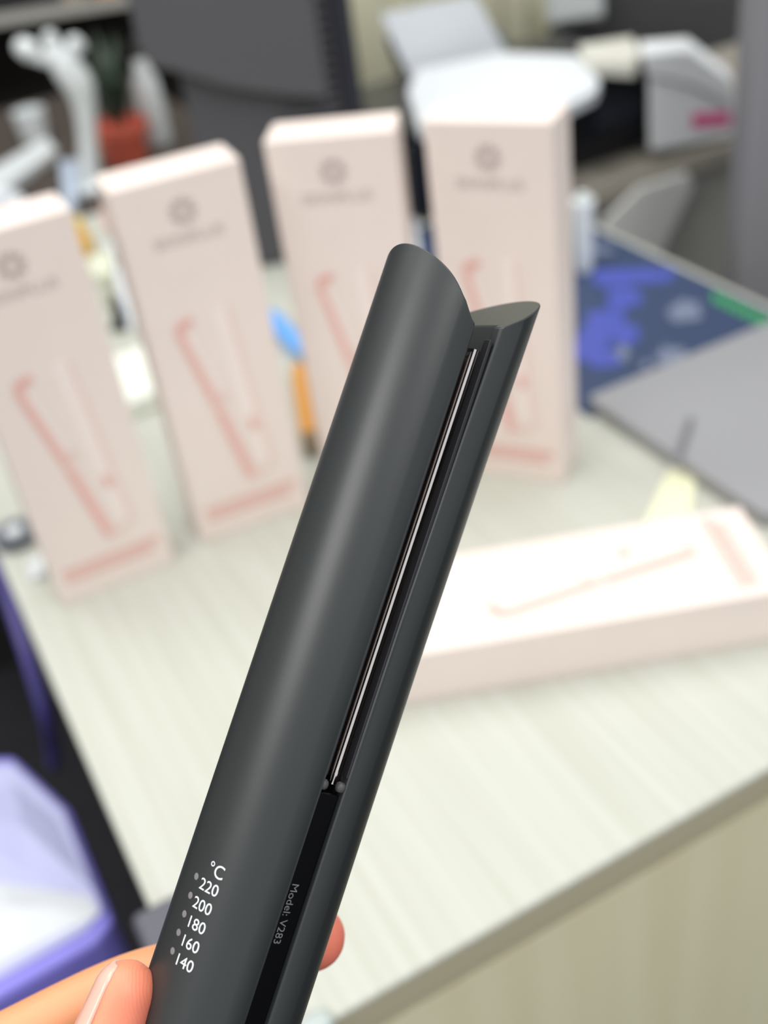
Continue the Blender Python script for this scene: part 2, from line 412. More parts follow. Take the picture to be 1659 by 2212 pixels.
chains = {
 'index':  ([(-330, 2440, .296), (-60, 2300, .312), (250, 2140, .322), (450, 2085, .321), (676, 2024, .323)], [.0115, .0098, .0088, .0090, .0094]),
 'middle': ([(-330, 2600, .290), (0, 2500, .312), (320, 2340, .325), (470, 2290, .328), (606, 2258, .326)], [.0115, .0100, .0092, .0088, .0078]),
 'ring':   ([(-310, 2760, .284), (20, 2690, .308), (300, 2540, .323), (420, 2500, .326), (540, 2455, .324)], [.0110, .0095, .0088, .0083, .0075]),
 'little': ([(-270, 2910, .278), (20, 2860, .300), (230, 2730, .316), (330, 2690, .320), (430, 2650, .318)], [.0100, .0085, .0078, .0073, .0065]),
 'thumb':  ([(-330, 2860, .262), (-90, 2650, .262), (110, 2450, .268), (222, 2270, .275), (271, 2143, .278)], [.0150, .0125, .0100, .0088, .0078]),
 'palm1':  ([(-330, 2440, .296), (-560, 2640, .272), (-760, 2900, .262)], [.0115, .0150, .0190]),
 'palm2':  ([(-330, 2600, .290), (-560, 2750, .272), (-780, 2950, .262)], [.0115, .0160, .0190]),
 'palm3':  ([(-310, 2760, .284), (-560, 2880, .270), (-800, 3000, .262)], [.0110, .0160, .0190]),
 'palm4':  ([(-270, 2910, .278), (-540, 3010, .268), (-800, 3060, .262)], [.0100, .0150, .0190]),
 'heel':   ([(-330, 2860, .262), (-560, 2980, .260), (-800, 3040, .260)], [.0150, .0180, .0200]),
 'arm':    ([(-790, 2980, .262), (-1250, 3200, .270), (-1900, 3500, .29)], [.0270, .0290, .0340]),
}
bmh = bmesh.new()
for nm, (pts, rr) in chains.items():
    side = CF if nm not in ('palm1', 'palm2', 'palm3', 'palm4') else None
    v, f = loft([dep(*p) for p in pts], rr, 24, 1.0, side)
    bv_ = [bmh.verts.new(p) for p in v]
    for q in f: bmh.faces.new([bv_[i] for i in q])
bmesh.ops.recalc_face_normals(bmh, faces=bmh.faces)
meh = bpy.data.meshes.new('tmp'); bmh.to_mesh(meh); bmh.free()
tmp = bpy.data.objects.new('tmp', meh); COL.objects.link(tmp)
rm = tmp.modifiers.new('r', 'REMESH'); rm.mode = 'VOXEL'; rm.voxel_size = .0010; rm.use_smooth_shade = True
sm = tmp.modifiers.new('s', 'SMOOTH'); sm.factor = .5; sm.iterations = 8
dg = bpy.context.evaluated_depsgraph_get()
hm = bpy.data.meshes.new_from_object(tmp.evaluated_get(dg)); bpy.data.objects.remove(tmp)
hm.name = 'hand'; hm.materials.clear(); hm.materials.append(M_skin); hm.shade_smooth()
fl = hm.attributes.new('flush', 'FLOAT', 'POINT')
co = np.empty(len(hm.vertices)*3, 'f'); hm.vertices.foreach_get('co', co); co = co.reshape(-1, 3)
val = np.zeros(len(co), 'f')
for (px, py, d, rad, amt) in ((305, 2170, .280, .017, 1.0), (700, 2035, .326, .020, 1.2), (620, 2258, .326, .016, .8), (550, 2455, .324, .014, .8), (440, 2650, .318, .012, .8), (300, 2240, .28, .012, .5)):
    c_ = np.array(dep(px, py, d)); dd = np.linalg.norm(co-c_, axis=1); val = np.maximum(val, amt*np.clip(1-dd/rad, 0, 1)**.7)
fl.data.foreach_set('value', np.clip(val, 0, 1))
hroot = root('hand', 'left hand with thumb and index finger gripping the black flat iron', 'hand', dep(-330, 2700, .28))
hand = bpy.data.objects.new('hand_body', hm); link(hand, hroot, True)
# thumb nail: curved plate wrapped on the outer side of the thumb tip
ta, tb = dep(222, 2270, .275), dep(271, 2143, .278)
ad = (tb-ta).normalized(); out = (-CR*.97-CF*.10); out = (out-ad*out.dot(ad)).normalized(); sd = ad.cross(out)
vs, fs = [], []; NU, NV = 14, 12
for layer in (0, 1):
    for i in range(NV+1):
        t = i/NV; tt_ = .05+1.36*t; cen = ta+(tb-ta)*tt_; dd_ = max(0, tt_-1)*(tb-ta).length; rr = (math.sqrt(max(.0079**2-dd_**2, 1e-8)) if tt_ > 1 else .0089-.0010*tt_)+(.00012 if layer == 0 else -.0009)
        half = math.radians(54)*(1-.25*max(0, (t-.8)/.2)**2)
        for j in range(NU+1):
            a = -half+2*half*j/NU; vs.append(cen+out*(rr*math.cos(a))+sd*(rr*math.sin(a)))
S_ = (NU+1)*(NV+1)
for i in range(NV):
    for j in range(NU):
        a = i*(NU+1)+j; q = (a, a+1, a+NU+2, a+NU+1); fs.append(q); fs.append(tuple(S_+k for k in q[::-1]))
for i in range(NV):
    for j in (0, NU):
        a = i*(NU+1)+j; fs.append((a, a+NU+1, S_+a+NU+1, S_+a))
for j in range(NU):
    for i in (0, NV):
        a = i*(NU+1)+j; fs.append((a, a+1, S_+a+1, S_+a))
mobj('thumb_nail', vs, fs, M_nail, hand, smooth=True)

# ------------------------------------------------------------------ desk things
def flatpoly(name, pix, z0, z1, material, label, cat, bevel=.001, parent=None):
    """slab on the desk traced by its top outline"""
    pts = [at(px, py, z1) for px, py in pix]; c0 = sum(pts, Vector())/len(pts)
    r = parent
    o = prism(name, [(p.x, p.y) for p in pts], z0, z1, material, None, bevel=bevel)
    if label: tag(o, label, cat)
    return o
# navy mat with printed graphics
def dpt(a, b, z=TZ): return DM @ Vector((a, b, z))
ca = dl(at(1268, 888)); mat_a0 = dl(at(905, 500)).x-.01
mr = root('desk_mat', 'navy desk mat with blue and green print, right of the end carton', 'mat', dpt(ca.x, ca.y))
mat_x1 = DW-.012; mat_y0 = ca.y-.012; mat_y1 = ca.y+.49
mat_x0 = ca.x-.006
msh = prism('mat_sheet', [dpt(a, b).to_2d() for a, b in ((mat_x0, mat_y0), (mat_x1, mat_y0), (mat_x1, mat_y1), (mat_x0, mat_y1))], TZ, TZ+.002, mat('navy_mat', (.030, .052, .120), .55), mr, bevel=.0005)
M_mb = mat('blue_print', (.062, .085, .40), .5); M_mg = mat('green_print', (.05, .36, .10), .5); M_ml = mat('pale_print', (.17, .20, .29), .5)
def blob(name, cx, cy, rx, ry, material, k=16, jag=.25, seed=0):
    rnd = random.Random(seed); pts = []
    for i in range(k):
        a = 2*math.pi*i/k; s = 1+jag*(rnd.random()-.5)*2; p = at(cx+rx*s*math.cos(a), cy+ry*s*math.sin(a), TZ+.0026); pts.append((p.x, p.y))
    prism(name, pts, TZ+.0021, TZ+.0026+seed*.00004, material, msh, bevel=0)
for i, (x, y, rx, ry) in enumerate(((1330, 600, 52, 20), (1400, 595, 50, 16), (1345, 645, 34, 26), (1310, 700, 50, 30), (1280, 745, 40, 40), (1345, 718, 34, 24), (1305, 775, 34, 22), (1440, 590, 20, 10))):
    blob('blue_print', x, y, rx, ry, M_mb, seed=i)
for i, (x, y, rx, ry) in enumerate(((1450, 770, 32, 20), (1480, 672, 38, 24), (1345, 765, 12, 18), (1290, 540, 30, 10), (1560, 770, 12, 10), (1395, 790, 10, 9))):
    blob('pale_print', x, y, rx, ry, M_ml, seed=20+i)
for k in range(9):
    x = 1540+k*17; y = 640+k*8.2
    a = [at(x+dx, y+dy, TZ+.0026) for dx, dy in ((0, -12), (12, -7), (12, 16), (0, 11))]
    prism('green_lettering', [(p.x, p.y) for p in a], TZ+.0021, TZ+.0026, M_mg, msh, bevel=0)
# grey closed laptop
lap = root('laptop', 'closed grey laptop at the right desk edge, in front of the navy mat', 'laptop', dpt(ca.x, ca.y-.23))
def lp(a, b): return dpt(ca.x+a, ca.y+b).to_2d()
lw, ld = .330, .232
for nm, z0, z1, ins in (('laptop_base', TZ+.0026, TZ+.010, .001), ('laptop_lid', TZ+.0108, TZ+.016, 0)):
    cs = []
    for cx, cy, a0 in ((lw, 0, 0), (0, 0, 90), (0, -ld, 180), (lw, -ld, 270)):
        sx = -1 if cx else 1; sy = -1 if cy == 0 else 1
        for k in range(6):
            a = math.radians(a0+k*18); cs.append(lp(cx+sx*(.008+ins)+.008*math.cos(a), cy+sy*(.008+ins)+.008*math.sin(a)))
    prism(nm, cs, z0, z1, M_greylap, lap, bevel=.001)
pa, pb = at(1492, 905, TZ+.0185), at(1456, 1015, TZ+.0185)  # thin dark streak on the laptop lid, built as a tapered rod
pn = root('streak', 'slim dark grey pen lying on the grey laptop', 'streak', pa)
tube('streak_rod', [pa, pa.lerp(pb, .8)], [.0024, .0024], mat('dark_grey_streak', (.16, .16, .17), .4), pn)
tube('streak_end', [pa.lerp(pb, .83), pb], [.0022, .0010], M_greylap, pn)
flatpoly('sticky_note', [(1446, 1010), (1505, 1020), (1490, 1135), (1392, 1128)], TZ+.0002, TZ+.003, M_yellow, 'pale yellow sticky note pad beside the lying carton', 'note', .0003)
# white tube right of the end carton
def upright(name, label, cat, px, py, prof, material, capprof=None, capmat=None, tilt=None, partname='body', cappart='cap'):
    b = at(px, py); r = root(name, label, cat, b)
    Mx = Matrix.Translation(b) @ (tilt or Matrix.Identity(4))
    lathe(partname, prof, material, r, Mx, 28)
    if capprof: lathe(cappart, capprof, capmat, r, Mx, 28)
    return r
upright('squeeze_tube', 'white tapered squeeze tube standing right of the end carton', 'tube', 1262, 585,
        [(.0005, 0), (.0085, 0), (.0095, .004), (.0105, .03), (.0125, .075), (.0128, .085), (.0005, .086)], M_whitep,
        [(.0005, .0865), (.006, .0865), (.006, .092), (.0005, .092)], M_whitep)
# items seen through the gaps
def slab(name, label, cat, pix, h, material, bevel=.001, z0=TZ):
    pts = [at(px, py, z0+h) for px, py in pix]
    o = prism(name, [(p.x, p.y) for p in pts], z0+.0002, z0+h, material, None, bevel=bevel); return tag(o, label, cat)
slab('paper_packet', 'white and yellow paper packet behind the gap of the two left cartons', 'packet', [(236, 770), (312, 742), (345, 838), (270, 868)], .022, mat('white_packet', (.85, .88, .80), .5), .004)
slab('yellow_label', 'yellow label strip along the side of the white packet', 'label', [(306, 735), (324, 728), (345, 812), (330, 822)], .0235, mat('yellow_label', (.80, .78, .25), .5), .0005)
b = at(265, 706); cn = root('cone_cap', 'small black cone standing behind the white packet', 'cone', b)
lathe('cone_body', [(.0005, 0), (.0125, 0), (.0125, .003), (.0085, .012), (.002, .042), (.0005, .043)], M_blackmet, cn, Matrix.Translation(b), 28)
lathe('cone_rim', [(.0126, 0), (.0145, 0), (.0145, .002), (.0126, .002)], M_blackmet, cn, Matrix.Translation(b), 28)
slab('white_ruler', 'narrow white strip leaning along the left side of the second carton', 'strip', [(228, 520), (262, 520), (300, 690), (274, 700)], .012, M_white, .002)
slab('grey_card', 'grey green striped card behind the two left cartons', 'card', [(215, 600), (262, 585), (272, 640), (228, 655)], .010, M_greygreen, .001)
slab('cream_card', 'cream card lying left of the narrow white strip', 'card', [(188, 560), (240, 535), (255, 580), (205, 600)], .012, mat('cream_card', (.72, .74, .58), .6), .001)
upright('mustard_bottle', 'small mustard yellow bottle right of the left end carton', 'bottle', 186, 548,
        [(.0005, 0), (.010, 0), (.012, .004), (.012, .028), (.007, .036), (.006, .040), (.0005, .040)], M_yel2,
        [(.0005, .0402), (.0075, .0402), (.0075, .05), (.0005, .05)], mat('gold_cap', (.85, .60, .10), .4))
# blue marker cap and orange marker between cartons
def marker(name, label, p, q, r_, material, capm, capf=.72):
    a, b_ = at(*p, TZ+r_), at(*q, TZ+r_); rt = root(name, label, 'marker', a)
    tube('barrel', [a, a.lerp(b_, capf)], [r_, r_], material, rt); tube('cap', [a.lerp(b_, capf+.03), b_], [r_*.98, r_*.8], capm, rt); return rt
marker('blue_marker', 'sky blue marker lying in the gap between the second and third cartons', (588, 688), (655, 760), .0105, M_blue, M_blue, .6)
marker('orange_marker', 'orange marker with a dark end lying between the second and third cartons', (646, 800), (672, 968), .0085, M_orange, mat('dark_brown_cap', (.20, .14, .08), .5), .86)
# tape roll and crumpled film at the left edge
b = at(38, 1168); tp = root('tape_roll', 'dark grey tape roll with pale core at the left desk edge', 'tape', b)
lathe('tape_ring', [(.0085, 0), (.0185, 0), (.0185, .012), (.0085, .012), (.0085, 0)], mat('slate_tape', (.13, .14, .165), .45), tp, Matrix.Translation(b), 36)
lathe('tape_core', [(.0005, .001), (.0083, .001), (.0083, .0105), (.0060, .013), (.0005, .0135)], M_clear, tp, Matrix.Translation(b), 30)
def crumple(name, label, cat, c_, sz, material, seed):
    bm = bmesh.new(); bmesh.ops.create_icosphere(bm, subdivisions=3, radius=1); rnd = random.Random(seed)
    for v in bm.verts:
        k = .7+.5*rnd.random(); v.co = Vector((v.co.x*sz[0]*k, v.co.y*sz[1]*k, max(v.co.z*sz[2]*k, -sz[2]*.4)))
    mn = min(v.co.z for v in bm.verts)
    for v in bm.verts: v.co.z -= mn
    me = bpy.data.meshes.new(name); bm.to_mesh(me); bm.free(); me.materials.append(material)
    o = bpy.data.objects.new(name, me); COL.objects.link(o); o.location = c_; return tag(o, label, cat)
crumple('film_scrap', 'crumpled clear film scrap beside the left end carton', 'film', at(84, 1232), (.010, .014, .008), M_clear, 3)
# far items between third and fourth cartons
slab('white_card', 'white card lying behind the gap of the two right cartons', 'card', [(862, 325), (930, 315), (935, 370), (876, 388)], .012, M_white, .001)
slab('cream_note', 'cream note lying above the white card behind the right cartons', 'note', [(862, 285), (905, 275), (915, 312), (866, 322)], .012, mat('cream_note', (.75, .75, .66), .6), .001)
crumple('coral_tissue', 'small coral tissue behind the gap of the two right cartons', 'tissue', at(908, 436), (.018, .014, .014), M_coral, 8)
slab('white_folder', 'white folder edge left of the navy mat between the two right cartons', 'folder', [(868, 460), (898, 455), (908, 545), (872, 545)], .008, M_white, .001)
# grey clamp at the left desk edge and pale clip at the front edge
clp = root('edge_clamp', 'grey padded clamp on the left desk edge above the finger', 'clamp', at(352, 2050))
cpos = dl(at(356, 2040)); 
box('clamp_pad', (-.012, .020, cpos.y-.035, cpos.y+.022, TZ+.0003, TZ+.012), mat('slate_plastic', (.10, .10, .125), .5), clp, M=DM, bevel=.005)
box('clamp_jaw', (-.012, -.001, cpos.y-.035, cpos.y+.022, TZ-.07, TZ), mat('slate_plastic_dark', (.045, .045, .06), .5), clp, M=DM, bevel=.002)
fpos = dl(at(705, 2212))
tag(box('edge_clip', (fpos.x-.016, fpos.x+.004, -.006, .008, TZ-.012, TZ+.006), mat('pale_clip', (.42, .47, .45), .3), None, M=DM, bevel=.004), 'small pale clip on the front desk edge beside the flat iron', 'clip')

# ------------------------------------------------------------------ ribbed upright panel behind the boxes (stands on the desk)
pl, prt = at(482, 600), at(828, 545)
W1 = (prt-pl).normalized(); W1.z = 0; W1.normalize(); W2 = Vector((-W1.y, W1.x, 0)); wl = (prt-pl).length
PM = Matrix(((W1.x, W2.x, 0, pl.x), (W1.y, W2.y, 0, pl.y), (0, 0, 1, TZ), (0, 0, 0, 1)))
scr = root('desk_screen', 'charcoal upright panel with ribbed face and navy side edge behind the boxes', 'panel', pl, PM.to_3x3())
scr.matrix_basis = PM
pcore = box('panel_core', (0, wl-.025, .012, .06, 0, .60), M_char, scr, world=False, bevel=.006)
box('side_trim', (wl-.0245, wl, .006, .066, 0, .62), M_navy, scr, world=False, bevel=.004)
nr = 46
for k in range(nr):
    z = .012+k*.0125
    box('rib', (.11, wl-.026, .007, .0118, z, z+.0075), M_char, pcore, world=False, bevel=.0015, seg=2)
# padded cover hanging over the top with a curved hem
PMi = PM.inverted()
def on_panel(px, py, y=-.012):
    o = PMi @ CAM; d = PMi.to_3x3() @ ray(px, py); return o+d*((y-o.y)/d.y)
hem = [(262, -60), (285, 20), (296, 90), (312, 128), (338, 146), (372, 152), (420, 166), (470, 182), (540, 195), (620, 205), (690, 211), (708, 208)]
lo = [on_panel(*q) for q in hem]; zt_ = .62
vs, fs = [], []
for y in (-.012, .0066):
    for q in lo: vs.append(Vector((q.x, y, q.z)))
    for q in lo: vs.append(Vector((q.x, y, zt_)))
k = len(lo)
for i in range(k-1):
    for off in (0, 2*k): fs.append((off+i, off+i+1, off+k+i+1, off+k+i))
    fs.append((i, i+1, 2*k+i+1, 2*k+i)); fs.append((k+i, k+i+1, 3*k+i+1, 3*k+i))
fs.append((0, k, 3*k, 2*k)); fs.append((k-1, 2*k-1, 4*k-1, 3*k-1))
mobj('cover', vs, fs, mat('grey_cover', (.085, .083, .092), .45), scr, world=False, bevel=.003)

# ------------------------------------------------------------------ printer corner, behind right
SM = DM; S1 = e1; S2 = e2
SX0 = DW+.004; SY0 = .848
q0 = DM @ Vector((SX0, SY0, 0))
def sl(px, py, z=TZ): return SM.inverted() @ at(px, py, z)
st = root('printer_stand', 'grey side table with taupe edge carrying the black printer', 'table', q0, SM.to_3x3())
box('stand_top', (SX0, SX0+.72, SY0, SY0+.36, TZ-.03, TZ), M_taupe, st, M=SM, bevel=.003)
box('front_panel', (SX0+.02, SX0+.70, SY0+.02, SY0+.04, .05, TZ-.031), M_lgrey, st, M=SM, bevel=.002)
for lx in (SX0+.02, SX0+.67):
    box('side_panel', (lx, lx+.03, SY0+.041, SY0+.35, 0, TZ-.031), M_lgrey, st, M=SM, bevel=.002)
pr0 = sl(1249, 378); pr1 = sl(1399, 303)
prn = root('printer', 'black inkjet printer loaded with white paper on the side table', 'printer', SM @ Vector((pr0.x, pr0.y, TZ)), SM.to_3x3())
PD = .26; ptop = TZ+.105; pxl, pxr = .635, pr1.x; pyy = .912
pbody = box('printer_body', (pxl, pxr, pyy, pyy+PD, TZ+.006, ptop), mat('printer_black', (.006, .007, .011), .3), prn, M=SM, bevel=.006)
box('control_panel', (pxr-.12, pxr-.02, pyy-.004, pyy-.0002, TZ+.05, TZ+.085), mat('printer_navy', (.012, .015, .028), .25), pbody, M=SM, bevel=.001)
for fx in (pxl+.03, pxr-.05):
    box('foot', (fx, fx+.02, pyy+.02, pyy+PD-.02, TZ, TZ+.006), M_dark, prn, M=SM, bevel=.001)
box('printer_lid', (pxl+.01, pxr-.005, pyy+.01, pyy+PD-.02, ptop+.0002, ptop+.012), mat('printer_lid_black', (.02, .02, .022), .35), prn, M=SM, bevel=.003)
# rear feed support
fb = [at(845, 95, ptop+.10), at(900, 240, ptop+.02)]
def at_y(px, py, ydesk):    # picture point on the vertical plane local y = const of the side table
    o = SM.inverted() @ CAM; d = SM.to_3x3().inverted() @ ray(px, py); return SM @ (o+d*((ydesk-o.y)/d.y))
def sheet(name, pix, y0, y1, th, material, label=None, cat=None, parent=None):
    """leaning slab: picture outline on a plane between local depths y0 (bottom row) and y1 (top row)"""
    pts = [at_y(px, py, y1 if top else y0) for px, py, top in pix]
    for p in pts: p.z = max(p.z, ptop+.0126)
    nrm = (pts[1]-pts[0]).cross(pts[2]-pts[0]).normalized()
    if nrm.dot(CAM-pts[0]) > 0: nrm = -nrm
    k = len(pts); v = pts+[p+nrm*th for p in pts]
    f = [tuple(range(k)), tuple(range(k, 2*k))]+[(i, (i+1) % k, k+(i+1) % k, k+i) for i in range(k)]
    o = mobj(name, v, f, material, parent, bevel=min(.001, th*.3))
    if label: tag(o, label, cat)
    return o
yb = pyy+PD-.05
sheet('paper_support', [(838, 78, 1), (868, 86, 1), (930, 262, 0), (880, 262, 0)], yb+.035, yb+.065, .006, M_blackmet, parent=prn)
sheet('paper_support', [(1040, 40, 1), (1056, 44, 1), (1110, 172, 0), (1085, 172, 0)], yb+.03, yb+.06, .006, mat('slate_support', (.10, .13, .12), .4), parent=prn)
sheet('feed_paper', [(822, 30, 1), (1025, -12, 1), (1098, 195, 0), (895, 245, 0)], yb+.000, yb+.022, .004, M_white, 'upright white paper sheets leaning in the printer feed', 'paper')
# loose stack of white sheets on the printer lid
tp_ = ptop+.0122
slab('paper_stack', 'white paper stack spread over the top of the black printer', 'paper', [(880, 195), (900, 150), (1085, 112), (1245, 118), (1296, 172), (1285, 196), (1215, 232), (905, 275)], .016, M_white, .002, z0=tp_)
# white bundle on the right of the printer
yf = SY0+.006
bd = root('paper_bundle', 'tall white paper bundle with pink label right of the printer', 'paper', at_y(1490, 318, yf))
def pile(nm, pix, y, dy, mm, bev, zmin):
    pts = [at_y(px, py, y) for px, py in pix]
    for p in pts: p.z = max(p.z, zmin)
    kk = len(pts); bk = [p+S2*dy+S1*(dy*.75) for p in pts]
    mobj(nm, pts+bk, [tuple(range(kk)), tuple(range(kk, 2*kk))]+[(i, (i+1) % kk, kk+(i+1) % kk, kk+i) for i in range(kk)], mm, bd, bevel=bev)
pile('sheets', ((1402, 165), (1404, 330), (1600, 340), (1592, 240), (1500, 190)), yf, .048, M_bright, .004, TZ+.0004)
pile('top_sheets', ((1385, 118), (1396, 160), (1500, 187), (1588, 232), (1582, 178), (1490, 108)), yf-.004, .050, M_bright, .002, TZ+.0004)
pile('pink_label', ((1495, 246), (1578, 240), (1580, 270), (1496, 276)), yf-.0015, .001, M_hotpink, 0, TZ)
slab('cream_booklet', 'cream booklet with a red mark lying behind the printer', 'booklet', [(1250, 96), (1365, 78), (1385, 108), (1370, 135), (1262, 128)], .02, mat('cream_booklet', (.66, .65, .58), .6), .002, z0=ptop+.02)

# ------------------------------------------------------------------ backdrop
def vpanel(name, px0, py0, px1, py1, y, top, th, material, label, cat, z0=0.0, bevel=.003):
    a, b_ = vp(px0, py0, y), vp(px1, py1, y)
    o = box(name, (min(a.x, b_.x), max(a.x, b_.x), y, y+th, z0, top), material, None, bevel=bevel)
    return tag(o, label, cat)
def vp(px, py, y):
    r = ray(px, py); return CAM+r*((y-CAM.y)/r.y)
# cream curtain with folds
CY = 2.12
cr = root('curtain', 'cream curtain hanging behind the printer', 'curtain', (vp(960, 60, CY).x, CY, 0))
xa, xb = vp(700, 60, CY).x, vp(1185, 60, CY).x
vs, fs = [], []; NC = 120
for i in range(NC+1):
    x = xa+(xb-xa)*i/NC; y = CY+.006*math.sin(i*.4)+.002*math.sin(i*.93)
    for z in (.02, 2.3): vs.append(Vector((x, y, z)))
    for z in (.02, 2.3): vs.append(Vector((x, y+.004, z)))
for i in range(NC):
    a = i*4; fs += [(a, a+4, a+5, a+1), (a+2, a+3, a+7, a+6), (a+1, a+5, a+7, a+3), (a, a+2, a+6, a+4)]
fs += [(0, 1, 3, 2), (NC*4, NC*4+2, NC*4+3, NC*4+1)]
mobj('cloth', vs, fs, M_cream, cr, smooth=True)
box('curtain_rail', (xa-.05, xb+.05, CY-.01, CY+.015, 2.305, 2.33), M_taupe, cr, bevel=.003)
# dark ribbed partition right of it
xa, xb = vp(1190, 80, 2.15).x, vp(1800, 80, 2.15).x
pt = root('partition', 'dark grey ribbed office partition behind the paper bundle', 'partition', (xa, 2.15, 0))
ptc = box('partition_core', (xa, xb, 2.15, 2.19, 0, 1.65), M_ribdark, pt, bevel=.004)
k = 0; x = xa+.01
while x < xb-.01:
    box('rib', (x, x+.008, 2.144, 2.1498, .02, 1.63), M_ribdark, ptc, bevel=.001, seg=1); x += .0165
a, b_ = vp(1190, 0, 2.05), vp(1310, 46, 2.05)
wb = root('wall_box', 'white box mounted at the top of the dark partition', 'box', (a.x, 2.05, b_.z))
bsh = box('box_shell', (a.x, b_.x, 2.06, 2.1438, b_.z, b_.z+.16), M_whitep, wb, bevel=.01)
box('box_cover', (a.x+.01, b_.x-.01, 2.052, 2.0598, b_.z+.01, b_.z+.15), M_whitep, bsh, bevel=.003)
# grey panel at the right edge
gl = at(1556, 560); gdir = (e1*.9-e2*.25).normalized()
GM = Matrix(((gdir.x, -gdir.y, 0, gl.x), (gdir.y, gdir.x, 0, gl.y), (0, 0, 1, 0), (0, 0, 0, 1)))
GM = Matrix.Translation(gdir*.0+e1*.03) @ GM
gp_ = root('grey_screen', 'tall grey fabric partition at the right picture edge', 'partition', GM.translation, GM.to_3x3())
gp_.matrix_basis = GM
box('screen_panel', (0, .6, 0, .04, .02, 1.55), M_greypart, gp_, world=False, bevel=.006)
box('screen_foot', (-.0, .6, -.03, .07, 0, .0195), M_dark, gp_, world=False, bevel=.004)
# dark open shelf at upper left
ysh = 2.62
x0s, x1s = vp(-200, 200, ysh).x, vp(420, 200, ysh).x
sh = root('shelf_unit', 'dark open shelf unit with pale shelf edge at the upper left', 'shelf', ((x0s+x1s)/2, ysh, 0))
zt = vp(90, 30, ysh).z
box('back_board', (x0s, x1s, ysh+.40, ysh+.42, 0, zt+.5), mat('shelf_brown', (.045, .037, .030), .6), sh, bevel=.002)
box('shelf_board', (x0s, x1s, ysh+.006, ysh+.399, zt-.012, zt+.012), M_dark, sh, bevel=.002)
box('shelf_edge', (x0s, x1s, ysh, ysh+.0055, zt-.012, zt+.012), M_lgrey, sh, bevel=.001)
box('shelf_board', (x0s, x1s, ysh+.006, ysh+.399, .40, .424), M_dark, sh, bevel=.002)
for xx in (x0s-.02, x1s+.0002):
    box('side_board', (xx, xx+.0198, ysh, ysh+.42, 0, zt+.5), M_dark, sh, bevel=.002)
for nm, lb, p0, p1, hh, mm in (('orange_box', 'small orange box on the upper left shelf', 215, 268, .10, M_orange), ('beige_box', 'small beige box on the upper left shelf', 140, 195, .08, mat('beige_card', (.45, .36, .30), .6))):
    a, b_ = vp(p0, 20, ysh+.02).x, vp(p1, 20, ysh+.02).x
    tag(box(nm, (a, b_, ysh+.02, ysh+.10, zt+.0122, zt+hh), mm, None, bevel=.003), lb, 'box')

cab = root('low_cabinet', 'dark low cabinet beyond the far end of the desk', 'cabinet', DM @ Vector((.1, DL+.3, 0)), DM.to_3x3())
box('cabinet_top', (-.55, .60, DL+.012, DL+.70, TZ-.025, TZ), M_darkbrown, cab, M=DM, bevel=.003)
box('cabinet_body', (-.53, .58, DL+.03, DL+.68, 0, TZ-.0252), M_dark, cab, M=DM, bevel=.003)
# things at the far left end of the desk
def on_desk(px, py, h=0): return at(px, py, TZ+h)
fb_ = on_desk(196, 405); fg = root('figurine', 'glossy white figurine with round knobs on a slim stem, far left of the desk', 'figurine', fb_)
s_ = (fb_-CAM).dot(CF)/FPX           # metres per picture pixel here
def fp(px, py): return vp(px, py, fb_.y)
tube('stem', [fp(196, 395), fp(190, 300), fp(183, 230), fp(172, 185)], [24*s_, 20*s_, 24*s_, 30*s_], M_whitep, fg, 20)
tube('body', [fp(165, 175), fp(140, 140), fp(118, 112)], [32*s_, 30*s_, 22*s_], M_whitep, fg, 20)
tube('knob', [fp(62, 108), fp(52, 103)], [22*s_, 20*s_], M_whitep, fg, 20)
tube('knob', [fp(162, 96), fp(168, 100)], [18*s_, 16*s_], M_whitep, fg, 20)
tube('knob', [fp(108, 82), fp(112, 88)], [15*s_, 14*s_], M_whitep, fg, 20)
tube('arm', [fp(60, 115), fp(95, 128), fp(120, 126)], [12*s_, 13*s_, 13*s_], M_whitep, fg, 16)
tube('arm', [fp(165, 104), fp(158, 125), fp(160, 150)], [12*s_, 13*s_, 16*s_], M_whitep, fg, 16)
lathe('foot_disc', [(.0005, 0), (.035, 0), (.035, .006), (.02, .010), (.0005, .011)], M_whitep, fg, Matrix.Translation(fb_), 28)
pb0 = on_desk(278, 350); pp_ = root('plant_pot', 'terracotta pot with a dark leafy plant, left of the charcoal panel', 'plant', pb0)
s2 = (pb0-CAM).dot(CF)/FPX; r0 = 54*s2
lathe('pot', [(.0005, 0), (r0*.78, 0), (r0*.98, r0*1.25), (r0*1.1, r0*1.25), (r0*1.1, r0*1.6), (r0*.95, r0*1.6), (r0*.9, r0*1.35), (.0005, r0*1.35)], M_terra, pp_, Matrix.Translation(pb0), 32)
rnd = random.Random(5)
for k in range(16):
    a = rnd.random()*6.28; sp = r0*(.3+1.2*rnd.random()); hh = r0*(1.8+2.6*rnd.random()); b0 = pb0+Vector((.2*r0*math.cos(a), .2*r0*math.sin(a), r0*1.3)); tipp = pb0+Vector((sp*math.cos(a), sp*math.sin(a), hh+r0))
    mid = b0.lerp(tipp, .5)+Vector((0, 0, r0*.5)); dr = (tipp-b0).normalized(); sd_ = dr.cross(Vector((0, 0, 1))); sd_ = sd_.normalized()*r0*.28
    mobj('leaf', [b0, mid+sd_, tipp, mid-sd_, mid+Vector((0, 0, .004))], [(0, 1, 4), (1, 2, 4), (2, 3, 4), (3, 0, 4)], M_leaf, pp_)
upright('white_bottle', 'slim pale bottle standing right of the terracotta pot', 'bottle', 345, 310, [(.0005, 0), (.020, 0), (.022, .01), (.021, .10), (.012, .125), (.011, .14), (.0005, .14)], M_whitep, [(.0005, .1402), (.013, .1402), (.012, .165), (.0005, .166)], M_dark)
